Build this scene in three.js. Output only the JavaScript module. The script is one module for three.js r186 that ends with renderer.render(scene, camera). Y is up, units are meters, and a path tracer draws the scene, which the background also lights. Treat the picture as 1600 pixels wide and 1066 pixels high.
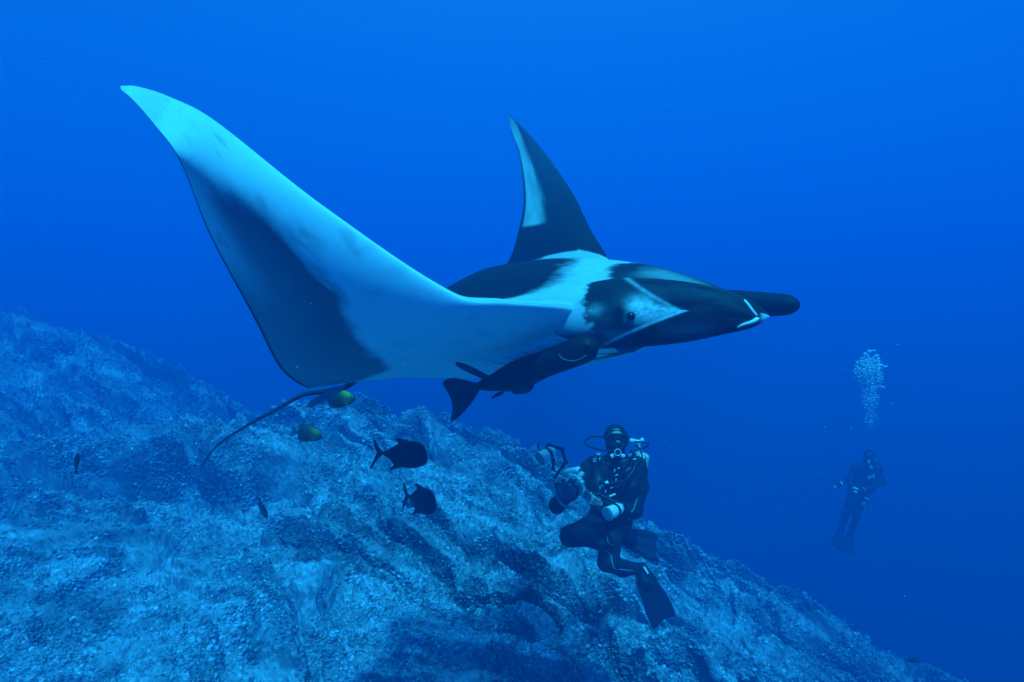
import * as THREE from 'three';
import { ImprovedNoise } from 'three/addons/math/ImprovedNoise.js';
import { MarchingCubes } from 'three/addons/objects/MarchingCubes.js';
import { mergeGeometries, mergeVertices } from 'three/addons/utils/BufferGeometryUtils.js';

// ---------------------------------------------------------------- camera, water light, sun, exposure
const W = 1600, H = 1066, FPX = 953;                       // photograph size and focal length in its pixels
const scene = new THREE.Scene();
const camera = new THREE.PerspectiveCamera(2 * Math.atan(H / 2 / FPX) * 180 / Math.PI, W / H, 0.05, 400);
camera.position.set(0, 0, 0);
camera.lookAt(0, 0, -1);
scene.add(camera);
const renderer = new THREE.WebGLRenderer({ antialias: true });
renderer.setSize(1024, 682);
renderer.toneMapping = THREE.LinearToneMapping;
renderer.toneMappingExposure = 1.88;
renderer.shadowMap.enabled = true;
renderer.shadowMap.type = THREE.PCFSoftShadowMap;

const SUN_DIR = new THREE.Vector3(0.02, 0.86, 0.50).normalize();   // towards the sun
{ // radiance of the open water in every direction: bright towards the surface, deep blue below
  const w = 512, h = 256, d = new Float32Array(w * h * 4), ss = THREE.MathUtils.smoothstep;
  for (let j = 0; j < h; j++) for (let i = 0; i < w; i++) {
    const el = ((j + 0.5) / h - 0.5) * Math.PI, az = ((i + 0.5) / w - 0.5) * 2 * Math.PI;
    const x = Math.cos(el) * Math.cos(az), y = Math.sin(el), z = Math.cos(el) * Math.sin(az);
    const toSun = x * SUN_DIR.x + y * SUN_DIR.y + z * SUN_DIR.z;
    const ahead = (Math.exp(-((Math.atan2(x, -z) - 0.22) ** 2) / 0.55) * Math.cos(el) - 0.15) * ss(y, 0, 0.2);
    const up = ss(y, 0, 0.95);
    const o = (j * w + i) * 4;
    const glow = 0.75 + 0.12 * ahead + 0.35 * Math.max(0, toSun) ** 3 * ss(y, 0, 0.2);
    d[o] = (0.0005 + 0.03 * up ** 3) * glow;
    d[o + 1] = (0.165 + 0.0 * up + 0.8 * up ** 5) * glow;
    d[o + 2] = (0.53 + 0.02 * up + 0.8 * up ** 5) * glow;
    d[o + 3] = 1;
  }
  const sky = new THREE.DataTexture(d, w, h, THREE.RGBAFormat, THREE.FloatType);
  sky.mapping = THREE.EquirectangularReflectionMapping;
  sky.magFilter = THREE.LinearFilter; sky.needsUpdate = true;
  scene.background = sky; scene.environment = sky;
}
const sun = new THREE.DirectionalLight(new THREE.Color().setRGB(0.022, 0.60, 1.0), 5.0);   // daylight after some metres of sea water
sun.position.copy(SUN_DIR).multiplyScalar(40);
sun.target.position.set(0, 0, -6);
sun.castShadow = true; sun.shadow.radius = 9; sun.shadow.mapSize.set(4096, 4096);
Object.assign(sun.shadow.camera, { left: -30, right: 30, top: 30, bottom: -30, near: 1, far: 120 });
scene.add(sun, sun.target);
scene.fog = new THREE.FogExp2(new THREE.Color().setRGB(0.002, 0.25, 1.0), 0.075);          // the water itself

// ---------------------------------------------------------------- helpers
const V = (x, y, z) => new THREE.Vector3(x, y, z);
const at = (px, py, depth) => V((px - W / 2) / FPX * depth, (H / 2 - py) / FPX * depth, -depth);   // a measured point in metres
const clamp = (x, a = 0, b = 1) => Math.min(b, Math.max(a, x));
const sstep = (a, b, x) => { const t = clamp((x - a) / (b - a)); return t * t * (3 - 2 * t); };
const mix = (a, b, t) => a + (b - a) * t;
let seed = 7;
const rnd = () => { seed = (seed * 1664525 + 1013904223) >>> 0; return seed / 4294967296; };
const noiseGen = new ImprovedNoise();
const n3 = (x, y, z) => noiseGen.noise(x + 61.3, y + 17.7, z + 43.1);
const fbm = (x, y, z, o = 4) => { let s = 0, a = 1; for (let i = 0; i < o; i++) { s += a * n3(x, y, z); x = x * 2.03 + 5.1; y = y * 2.03 + 1.7; z = z * 2.03 + 9.2; a *= 0.5; } return s; };
const names = new Map();
const numbered = (n) => { const k = names.get(n) ?? 0; names.set(n, k + 1); return k ? n + '_' + String(k).padStart(3, '0') : n; };
const shade = (o) => { o.castShadow = true; o.receiveShadow = true; return o; };
function thing(name, label, category, pos, group) {
  const o = new THREE.Group(); o.name = numbered(name); if (pos) o.position.copy(pos);
  o.userData = { label, category }; if (group) o.userData.group = group;
  scene.add(o); return o;
}
function part(name, geometry, material, parent) {            // a mesh given in world metres, kept in its parent's frame
  const m = shade(new THREE.Mesh(geometry, material)); m.name = name; parent.add(m); return m;
}
const std = (r, g, b, rough = 0.6, extra = {}) => new THREE.MeshStandardMaterial({ color: new THREE.Color().setRGB(r, g, b), roughness: rough, metalness: 0, ...extra });
function gridGeometry(nu, nv, f, closeV = false) {           // f(u, v) -> {p, c?}; quads over a (nu+1) x (nv+1) grid
  const P = [], C = [], UV = [], I = []; let colored = false;
  for (let i = 0; i <= nu; i++) for (let j = 0; j <= nv; j++) {
    const r = f(i / nu, j / nv); P.push(r.p.x, r.p.y, r.p.z); UV.push(i / nu, j / nv);
    if (r.c) { colored = true; C.push(r.c[0], r.c[1], r.c[2]); }
  }
  for (let i = 0; i < nu; i++) for (let j = 0; j < nv; j++) { const a = i * (nv + 1) + j, b = a + nv + 1; I.push(a, b, a + 1, a + 1, b, b + 1); }
  const g = new THREE.BufferGeometry();
  g.setAttribute('position', new THREE.Float32BufferAttribute(P, 3));
  g.setAttribute('uv', new THREE.Float32BufferAttribute(UV, 2));
  if (colored) g.setAttribute('color', new THREE.Float32BufferAttribute(C, 3));
  g.setIndex(I); g.computeVertexNormals();
  return g;
}
function spline(points) {                                     // Catmull-Rom through rows [t, ...values]
  return (t) => {
    let k = 0; while (k < points.length - 2 && t > points[k + 1][0]) k++;
    const p1 = points[k], p2 = points[k + 1], p0 = points[k - 1] ?? p1, p3 = points[k + 2] ?? p2;
    const h = p2[0] - p1[0], s = clamp((t - p1[0]) / h);
    return p1.slice(1).map((_, i) => {
      const j = i + 1, m1 = p2[0] === p0[0] ? 0 : (p2[j] - p0[j]) / (p2[0] - p0[0]) * h, m2 = p3[0] === p1[0] ? 0 : (p3[j] - p1[j]) / (p3[0] - p1[0]) * h;
      const s2 = s * s, s3 = s2 * s;
      return (2 * s3 - 3 * s2 + 1) * p1[j] + (s3 - 2 * s2 + s) * m1 + (-2 * s3 + 3 * s2) * p2[j] + (s3 - s2) * m2;
    });
  };
}
function tube(pts, radius, seg = 40, rad = 8, r2 = radius) {   // tapered tube along points with capped ends
  const c = new THREE.CatmullRomCurve3(pts), g = new THREE.TubeGeometry(c, seg, 1, rad, false), p = g.attributes.position, q = V(), n = V();
  for (let i = 0; i <= seg; i++) {
    const o = c.getPointAt(i / seg), rr = mix(radius, r2, i / seg) * Math.sqrt(Math.min(1, 0.05 + 12 * Math.min(i / seg, 1 - i / seg)));
    for (let j = 0; j <= rad; j++) { const k = i * (rad + 1) + j; q.fromBufferAttribute(p, k).sub(o).multiplyScalar(rr).add(o); p.setXYZ(k, q.x, q.y, q.z); }
  }
  g.computeVertexNormals(); return g;
}
// ---------------------------------------------------------------- the rocky reef slope
function baseHeight(x, D) {
  const R = sstep(-1, 1.5, x), slope = x < 0 ? 0.295 * x : 0.53 * x * R + 0.295 * x * (1 - R);
  const k = mix(0.0278, 0.0165, sstep(1, 11, -x));
  let y = -4.2 + 0.495 * D - k * D * D - slope - 3.5 * sstep(1, 9, -x);
  if (y > 3) y = 3 + 3 * Math.tanh((y - 3) / 3);
  return Math.max(y, -26 - 2 * fbm(x * 0.05, 3, D * 0.05, 2));
}
const bill = (x, y, z) => 1 - Math.abs(n3(x, y, z)) * 2;      // ridges
const step = (q) => { const f = q - Math.floor(q); return f < 0.14 ? sstep(0, 0.14, f) : 1 - (f - 0.14) / 0.86; };   // a face towards the viewer, then a long gentle back
function reefDetail(x, D) {
  const wx = x + 0.6 * n3(x * 0.4, 1.3, D * 0.4), wz = D + 0.6 * n3(x * 0.4, 7.9, D * 0.4);
  const a = -0.42, ca = Math.cos(a), sa = Math.sin(a), s = ca * wx + sa * wz, t = -sa * wx + ca * wz;
  let h = 0.4 * n3(wx * 0.19, 2, wz * 0.19) + 0.25 * n3(wx * 0.5, 5, wz * 0.5);
  // slabs and ledges of three sizes; their edges wander, break off and run out
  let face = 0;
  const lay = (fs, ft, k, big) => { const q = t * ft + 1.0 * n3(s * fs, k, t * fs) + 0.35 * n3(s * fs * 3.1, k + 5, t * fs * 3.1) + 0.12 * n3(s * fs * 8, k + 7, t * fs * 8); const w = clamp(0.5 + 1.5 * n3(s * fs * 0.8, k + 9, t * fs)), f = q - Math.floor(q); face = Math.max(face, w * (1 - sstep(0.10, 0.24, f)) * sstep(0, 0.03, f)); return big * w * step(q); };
  const steps = lay(0.16, 0.40, 4, 1.15) + lay(0.42, 1.0, 24, 0.6), lip = steps + 0; h += steps + lay(1.1, 2.1, 54, 0.16);
  // cross joints cut the slabs into blocks
  const joint = (f, k, deep, w) => { const q = s * f + 0.7 * n3(s * f * 0.6, k, t * f * 0.9) + 0.25 * n3(s * 2, k + 3, t * 2), g = Math.abs(q - Math.round(q)); return -deep * (1 - sstep(0, w, g)) * clamp(0.5 + 2 * n3(s * f * 1.3, k + 6, t * f * 1.3)); };
  h += joint(0.55, 13, 0.35, 0.10) + joint(1.3, 33, 0.16, 0.12);
  // broken lumps, hollows
  h += 0.12 * Math.min(Math.abs(n3(wx * 1.0, 3, wz * 1.0)) * 2, 0.6) + 0.07 * Math.min(Math.abs(n3(wx * 2.6, 8, wz * 2.6)) * 2, 0.7);
  h -= 0.45 * sstep(0.22, 0.42, n3(s * 0.55, 55, t * 0.9)) + 0.18 * sstep(0.25, 0.45, n3(s * 1.5, 75, t * 2.4));
  h += 0.04 * n3(x * 5.5, 2, D * 5.5) + 0.02 * n3(x * 12, 6, D * 12);
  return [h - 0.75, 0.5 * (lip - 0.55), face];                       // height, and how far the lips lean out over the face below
}
{
  const cols = [], rows = [];
  for (let i = 0; i <= 60; i++) cols.push(-Math.PI + i / 60 * (Math.PI - 0.77));
  for (let i = 1; i <= 1150; i++) cols.push(-0.77 + i / 1150 * 1.54);
  for (let i = 1; i <= 60; i++) cols.push(0.77 + i / 60 * (Math.PI - 0.77));
  const NR = 640; for (let j = 0; j <= NR; j++) rows.push(j === 0 ? 0.02 : 2.2 * Math.pow(42 / 2.2, (j - 1) / (NR - 1)));
  const P = [], C = [], I = [], NC = cols.length, nr = rows.length, HT = new Float32Array(NC * nr), DEN = new Float32Array(NC * nr), LE = new Float32Array(NC * nr), FC = new Float32Array(NC * nr);
  for (let i = 0; i < NC; i++) for (let j = 0; j < nr; j++) {
    const x = Math.sin(cols[i]) * rows[j], D = Math.cos(cols[i]) * rows[j];
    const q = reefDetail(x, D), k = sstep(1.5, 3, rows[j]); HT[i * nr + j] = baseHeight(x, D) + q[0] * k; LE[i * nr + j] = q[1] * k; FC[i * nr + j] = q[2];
  }
  for (let i = 0; i < NC; i++) for (let j = 1; j < nr; j++) {  // where a column needs its points: steep faces as well as long backs
    const k = i * nr + j, e = Math.atan2(HT[k], rows[j] - LE[k]) - Math.atan2(HT[k - 1], rows[j - 1] - LE[k - 1]);
    DEN[k] = Math.abs(e) * (e > 0 ? 1 : 0.06) + 0.0004;
  }
  const PRE = new Float64Array(DEN); for (let i = 1; i < NC; i++) for (let j = 0; j < nr; j++) PRE[i * nr + j] += PRE[(i - 1) * nr + j];
  const NRW = 880;
  for (let i = 0; i < NC; i++) {
    const acc = new Float32Array(nr);
    for (let j = 1; j < nr; j++) { const lo = Math.max(0, i - 5), hi = Math.min(NC - 1, i + 5); let s = PRE[hi * nr + j] - (lo ? PRE[(lo - 1) * nr + j] : 0); acc[j] = acc[j - 1] + s / (hi - lo + 1); }
    for (let j = 0, k = 0; j <= NRW; j++) {
      const want = acc[nr - 1] * j / NRW; while (k < nr - 2 && acc[k + 1] < want) k++;
      const f = clamp((want - acc[k]) / (acc[k + 1] - acc[k])), r = mix(rows[k], rows[k + 1], f), y = mix(HT[i * nr + k], HT[i * nr + k + 1], f);
      const lean = mix(LE[i * nr + k], LE[i * nr + k + 1], f), x = Math.sin(cols[i]) * r - 0.41 * lean, D = Math.cos(cols[i]) * r - 0.91 * lean, near = sstep(1.5, 3, r);
      const e = 0.12 * near, e2 = 0.02 * near, e3 = 0.010 * near; // sideways push gives overhangs and rough lips
      const dx = e * n3(x * 1.7, y * 1.7, D * 1.7 + 9) + e2 * n3(x * 6, y * 6, D * 6) + e3 * n3(x * 19, y * 19, D * 19), dz = e * n3(x * 1.7 + 31, y * 1.7, D * 1.7) + e2 * n3(x * 6 + 5, y * 6, D * 6) + e3 * n3(x * 19 + 5, y * 19, D * 19);
      P.push(x + dx, y + e3 * n3(x * 19, y * 19 + 40, D * 19), -(D + dz));
      // own colour: pale crust and broken shell, dark turf algae in patches; then painted shade on ledge faces
      const algae = sstep(0.02, 0.42, fbm(x * 0.55 + 3, y * 0.9, D * 0.9, 4) * 0.85 + 0.25 * n3(x * 4, y * 4, D * 4));
      const crust = fbm(x * 2.2, y * 2.2, D * 2.2, 3), sp = 0.5 * n3(x * 9, y * 9, D * 9) + 0.8 * n3(x * 23, y * 23, D * 23), dots = n3(x * 25 + 7, y * 25, D * 25);
      let v = mix(0.50 + 0.15 * crust, 0.17, algae * 0.52) * (1 + 0.32 * sp);
      v *= 1 - 0.55 * mix(FC[i * nr + k], FC[i * nr + k + 1], f) * sstep(-0.35, 0.25, fbm(x * 1.6, y * 1.6 + 8, D * 1.6, 2) + 0.2);   // shade of the steep ledge faces, painted into the colour
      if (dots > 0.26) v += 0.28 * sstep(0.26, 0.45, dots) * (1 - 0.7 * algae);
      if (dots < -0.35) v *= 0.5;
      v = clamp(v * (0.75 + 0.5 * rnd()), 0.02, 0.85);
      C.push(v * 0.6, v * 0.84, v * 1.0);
    }
  }
  const n = NRW + 1;
  for (let i = 0; i < cols.length - 1; i++) for (let j = 0; j < n - 1; j++) { const p = i * n + j, q = p + n; I.push(p, p + 1, q, q, p + 1, q + 1); }
  const g = new THREE.BufferGeometry();
  g.setAttribute('position', new THREE.Float32BufferAttribute(P, 3));
  g.setAttribute('color', new THREE.Float32BufferAttribute(C, 3));
  g.setIndex(I); g.computeVertexNormals();
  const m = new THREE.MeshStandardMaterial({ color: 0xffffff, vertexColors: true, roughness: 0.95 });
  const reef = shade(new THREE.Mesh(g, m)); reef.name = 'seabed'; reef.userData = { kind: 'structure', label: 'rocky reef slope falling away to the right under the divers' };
  scene.add(reef);
  // crust of broken shell, barnacles and small lumps over the rock, set on the points nearest the viewer
  const lump = new THREE.IcosahedronGeometry(1, 1), lp = lump.attributes.position;
  for (let i = 0; i < lp.count; i++) { const x = lp.getX(i), y = lp.getY(i), z = lp.getZ(i), k = 1 + 0.38 * n3(x * 1.4, y * 1.4, z * 1.4) + 0.22 * n3(x * 3.1, y * 3.1, z * 3.1); lp.setXYZ(i, x * k, y * k * 0.95, z * k); }
  const lumpG = mergeVertices(lump.deleteAttribute('uv').deleteAttribute('normal'), 1e-3); lumpG.computeVertexNormals();
  const N = 520000, im = new THREE.InstancedMesh(lumpG, std(1, 1, 1, 0.95), N), M4 = new THREE.Matrix4(), Q = new THREE.Quaternion(), E = new THREE.Euler(), S = V(), p = V(), tone = new THREE.Color();
  let k = 0, tries = 0;
  while (k < N && tries++ < 3e6) {
    const i = 61 + Math.floor(rnd() * 1148), j = Math.floor(rnd() ** 0.8 * NRW), q = (i * n + j) * 3;
    p.set(P[q], P[q + 1], P[q + 2]); const d = p.length();
    if (d > 22 || d < 3) continue;
    const cl = fbm(p.x * 1.5, p.y * 1.5, p.z * 1.5, 3);
    if (rnd() > 0.6 + 1.3 * cl) continue;
    const r = (0.0055 + 0.013 * rnd() ** 4) * (0.5 + d * 0.08);
    E.set(rnd() * 0.8, rnd() * 6.3, rnd() * 0.8); Q.setFromEuler(E);
    M4.compose(p, Q, S.set(r * (0.7 + 0.8 * rnd()), r * (0.6 + 0.6 * rnd()), r * (0.7 + 0.8 * rnd()))); im.setMatrixAt(k, M4);
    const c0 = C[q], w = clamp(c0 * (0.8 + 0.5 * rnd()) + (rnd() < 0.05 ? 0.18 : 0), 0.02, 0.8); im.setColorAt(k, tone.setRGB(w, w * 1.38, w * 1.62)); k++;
  }
  im.count = k; im.name = 'reef_crust'; shade(im); im.userData = { kind: 'stuff', label: 'crust of barnacles, shell and small stones covering the rocky slope', category: 'reef crust' };
  scene.add(im);
}
// ---------------------------------------------------------------- the manta ray
const MO = at(850, 505, 3.2), MH = V(0.811, 0.139, 0.568), MR = V(-0.57, 0, 0.82), MU = V().crossVectors(MR, MH).normalize();
const ML = (a, b, c) => MO.clone().addScaledVector(MH, a).addScaledVector(MR, b).addScaledVector(MU, c);   // forward, to its right, up
// span stations: t, leading edge (3), trailing edge (3), thickness above and below the mean sheet
const STATIONS = [
  [-1.00, -0.75, -1.10, 1.75, -0.77, -1.10, 1.73, 0.004, 0.004],
  [-0.90, -0.60, -1.05, 1.57, -0.71, -1.03, 1.57, 0.012, 0.010],
  [-0.78, -0.43, -0.99, 1.33, -0.62, -0.95, 1.37, 0.020, 0.016],
  [-0.60, -0.15, -0.80, 0.91, -0.50, -0.75, 0.96, 0.035, 0.03],
  [-0.44, 0.08, -0.54, 0.55, -0.46, -0.54, 0.64, 0.05, 0.04],
  [-0.38, 0.18, -0.46, 0.40, -0.50, -0.45, 0.47, 0.055, 0.05],
  [-0.32, 0.26, -0.40, 0.28, -0.72, -0.42, 0.32, 0.07, 0.06],
  [-0.20, 0.55, -0.35, 0.04, -1.25, -0.25, 0.02, 0.15, 0.12],
  [-0.10, 0.90, -0.24, -0.05, -1.47, -0.11, -0.03, 0.34, 0.18],
  [0.00, 1.00, 0.00, -0.07, -1.52, 0.00, -0.03, 0.41, 0.21],
  [0.10, 0.90, 0.25, -0.09, -1.50, 0.12, -0.05, 0.33, 0.185],
  [0.17, 0.66, 0.36, -0.08, -1.48, 0.25, -0.09, 0.20, 0.15],
  [0.24, 0.46, 0.40, -0.02, -1.45, 0.36, -0.165, 0.13, 0.11],
  [0.34, 0.38, 0.62, 0.00, -1.40, 0.49, -0.165, 0.09, 0.085],
  [0.41, 0.317, 0.781, 0.013, -1.24, 0.741, -0.068, 0.075, 0.07],
  [0.48, 0.194, 0.931, 0.055, -0.977, 1.027, 0.13, 0.065, 0.06],
  [0.64, -0.106, 1.272, 0.419, -0.632, 1.414, 0.403, 0.042, 0.042],
  [0.8, -0.338, 1.541, 0.753, -0.304, 1.694, 0.558, 0.028, 0.028],
  [0.9, -0.472, 1.63, 0.862, -0.361, 1.743, 0.689, 0.016, 0.016],
  [0.96, -0.485, 1.725, 0.869, -0.424, 1.772, 0.784, 0.009, 0.009],
  [1, -0.492, 1.777, 0.856, -0.482, 1.781, 0.839, 0.004, 0.004],
];
const mantaSection = spline(STATIONS);
function foil(c, p = 0.36, e = 0.5) {
  return c < p ? Math.max(0, 1 - (1 - c / p) ** 2) ** e : Math.max(0, 1 - ((c - p) / (1 - p)) ** 1.7) * mix(1, 0.75, (c - p) / (1 - p));
}
function mantaMean(t, c) {
  const s = mantaSection(t), bend = 4 * c * (1 - c);
  const p = ML(mix(s[0], s[3], c), mix(s[1], s[4], c), mix(s[2], s[5], c));
  const wing = sstep(0.3, 0.6, Math.abs(t));
  return p.addScaledVector(MU, (t > 0 ? -0.06 * (1 - sstep(0.72, 0.98, t)) : -0.03 * (1 - sstep(0.7, 0.98, -t))) * bend * wing);           // wings slightly cupped
}
function mantaNormal(t, c) {
  const e = 0.012, a = mantaMean(Math.min(1, t + e), c).sub(mantaMean(Math.max(-1, t - e), c)), b = mantaMean(t, Math.min(1, c + e)).sub(mantaMean(t, Math.max(0, c - e)));
  const n = V().crossVectors(b, a).normalize(), k = 1 - sstep(0.12, 0.4, Math.abs(t));
  return n.lerp(MU, k * 0.8).normalize();
}
function mantaPoint(t, c, dorsal) {
  const s = mantaSection(t), body = 1 - sstep(0.1, 0.3, Math.abs(t)), f = foil(c, dorsal ? 0.36 + 0.16 * body : 0.36 + 0.1 * body, 0.5 + 0.27 * (1 - sstep(0.12, 0.22, Math.abs(t))));
  return mantaMean(t, c).addScaledVector(mantaNormal(t, c), dorsal ? s[6] * f : -s[7] * f);
}
const curve1 = (pts) => { const f = spline(pts.map((p) => p)); return (t) => f(t)[0]; };
const bandEdge = curve1([[0.2, 1.1], [0.26, 0.92], [0.3, 0.68], [0.346, 0.53], [0.388, 0.465], [0.414, 0.475], [0.48, 0.41], [0.51, 0.375], [0.543, 0.325], [0.6, 0.25], [0.644, 0.23], [0.693, 0.26], [0.718, 0.34], [0.75, 0.50], [0.8, 0.72], [0.86, 1.0], [1, 1.4]]);
const patchFront = curve1([[-1, 1], [-0.40, 0.3], [-0.352, 0.0], [-0.3, 0.02], [-0.2, 0.05], [-0.06, 0.15], [0.068, 0.19], [0.146, 0.10], [0.18, 0.07], [0.205, 0.03], [0.24, -0.02], [1, -0.02]]);
const patchRear = curve1([[-1, 0], [-0.385, 0], [-0.372, 0.86], [-0.346, 0.50], [-0.328, 0.34], [-0.2, 0.32], [0.05, 0.285], [0.11, 0.25], [0.14, 0.26], [0.158, 0.29], [0.175, 0.42], [0.2, 0.46], [0.25, 0.3], [0.34, 0.12], [0.41, 0.06], [0.5, 0.035], [0.6, 0.015], [0.7, 0.006], [1, 0.004]]);
const white = [0.84, 0.94, 0.94], backWhite = [0.55, 0.62, 0.63], black = [0.007, 0.010, 0.016], grey = [0.13, 0.20, 0.26];
const mix3 = (a, b, k) => [mix(a[0], b[0], k), mix(a[1], b[1], k), mix(a[2], b[2], k)];
const hash = (x) => { const s = Math.sin(x * 127.1) * 43758.5453; return s - Math.floor(s); };
function mantaColor(t, c, dorsal) {
  const fine = n3(t * 90, c * 45, 3), rag = 0.5 * n3(t * 30, c * 14, 7) + 0.5 * fine, soft = fbm(t * 9, c * 6, 5, 3);
  if (dorsal) {
    let k = sstep(-0.01, 0.008, c - patchFront(t) - 0.016 * rag) * (1 - sstep(-0.025, 0.03, c - patchRear(t) - 0.035 * rag));
    
    let col = mix3(black, backWhite, k * (1 - 0.18 * Math.abs(fine) - 0.12 * hash(t * 611 + c * 977)));
    col = mix3(col, white, 0.28 * Math.exp(-(((t - 0.045 - 0.2 * (0.1 - c) * 0.6) / 0.035) ** 2)) * sstep(0.012, 0.05, c) * (1 - sstep(0.11, 0.165, c + 0.02 * rag)));   // pale forehead patch
    if (t < -0.46) {                                          // pale stripe along the far wing's rear margin
      const w = sstep(-0.475, -0.49, t) * sstep(0.52, 0.76, c + 0.05 * soft + 0.45 * sstep(-0.8, -1, t)) * (1 - sstep(0.94, 0.965, c)) * (0.5 + 0.15 * soft);
      col = mix3(col, white, w * 0.75);
      col = mix3(col, grey, 0.16 * sstep(-0.5, -0.8, t));
    }
    return mix3(col, backWhite, sstep(0.88, 0.95, t));
  }
  const wide = mix(0.08, 0.34, sstep(0.56, 0.76, t));
  let dark = sstep(-wide * 0.4, wide, c - bandEdge(t) - 0.04 * rag - 0.09 * soft) * (1 - sstep(0.70, 0.83, t)) * (1 - 0.8 * sstep(0.62, 0.9, c) * sstep(0.5, 0.66, t));
  const pale = 0.10 + 0.70 * sstep(0.08, 0.55, c - bandEdge(t)) + 0.3 * sstep(0.5, 0.34, t) + 0.1 * soft + 0.12 * sstep(0.6, 0.76, t);
  let col = mix3(mix3(white, [0.66, 0.70, 0.70], sstep(0.66, 0.86, t)), mix3([0.08, 0.10, 0.13], [0.22, 0.29, 0.34], clamp(pale)), dark * 0.95);
  col = mix3(col, grey, 0.35 * sstep(0.25, 0.6, n3(t * 22 + 4, c * 9, 2)) * sstep(0.5, 0.62, t) * (1 - sstep(0.75, 0.9, t)) * (1 - dark));   // smudges
  if (Math.abs(t) < 0.24) col = mix3(col, black, (1 - sstep(0.035, 0.075, c + 0.012 * rag)) * sstep(0.225, 0.2, Math.abs(t)) * 0.93);                // dark chin and cheeks
  if (Math.abs(t) > 0.06 && Math.abs(t) < 0.25) { const s = (c - 0.10 - 0.25 * (Math.abs(t) - 0.15)) / 0.045, f = Math.abs(s - Math.round(s)); if (s > -0.4 && s < 4.4) col = mix3(col, black, 0.6 * sstep(0.25, 0.19, Math.abs(t)) * (1 - sstep(0.02, 0.12, f))); }   // gill slits
  if (c > 0.982 && t > 0.25) col = black;
  const g = 1 - 0.07 * (0.5 + 0.5 * fine) - 0.05 * hash(t * 977 + c * 331) - 0.10 * sstep(0.2, 0.6, n3(t * 40, c * 4 + 3 * n3(t * 5, c * 5, 1), 8)) * (1 - dark);
  return [col[0] * g, col[1] * g, col[2] * g];
}
const mantaSkinPlain = (v) => new THREE.MeshPhysicalMaterial({ color: new THREE.Color().setRGB(v, v * 1.1, v * 1.2), roughness: 0.6, specularIntensity: 0.35 });
const mantaSkin = new THREE.MeshPhysicalMaterial({ color: 0xffffff, vertexColors: true, roughness: 0.6, specularIntensity: 0.35 });
const mantaGrid = (u, v) => {                                   // u along the span, v: trailing edge, back, leading edge, belly, trailing edge
  const t = 2 * u - 1, dorsal = v < 0.5, w = dorsal ? 1 - 2 * v : 2 * v - 1, c = w * w * (1.0 - 0.35 * (1 - w));   // fine near the leading edge
  return { t, c: clamp(c), dorsal };
};
const mantaRoot = MO.clone();
const manta = thing('manta_ray', 'giant black and white manta ray gliding across the frame with raised wings', 'manta ray');
const mantaBody = part('body', gridGeometry(520, 360, (u, v) => { const q = mantaGrid(u, v); return { p: mantaPoint(q.t, q.c, q.dorsal), c: mantaColor(q.t, q.c, q.dorsal) }; }), mantaSkin, manta);

// cephalic fins: two rolled paddles either side of the mouth; the near one grows out of the cheek with the eye
function paddle(axis, nu, nv, colour, side) {                  // axis rows: s, forward, right, up, half height, half width
  const f = spline(axis);
  return gridGeometry(nu, nv, (u, v) => {
    const s = 1 - (1 - u) ** 1.6, a = f(s), b = f(Math.min(1, s + 0.02)), c0 = f(Math.max(0, s - 0.02)), cap = Math.sqrt(Math.max(0, 1 - Math.max(0, (s - 0.9) / 0.1) ** 2));
    const dir = ML(b[0], b[1], b[2]).sub(ML(c0[0], c0[1], c0[2])).normalize(), out = V().crossVectors(dir, MU).normalize(), up = V().crossVectors(out, dir);
    const ph = v * 2 * Math.PI, cy = Math.cos(ph), sy = Math.sin(ph);
    const p = ML(a[0], a[1], a[2]).addScaledVector(up, sy * a[3] * cap).addScaledVector(out, cy * a[4] * cap);
    return { p, c: colour(s, cy, sy, a) };
  });
}
const cheekLine = (sy) => (sy > 0 ? mix(0.675, 0.45, sy ** 0.8) : mix(0.675, 0.34, (-sy) ** 1.0));   // the V where the head skin meets the fin
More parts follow.
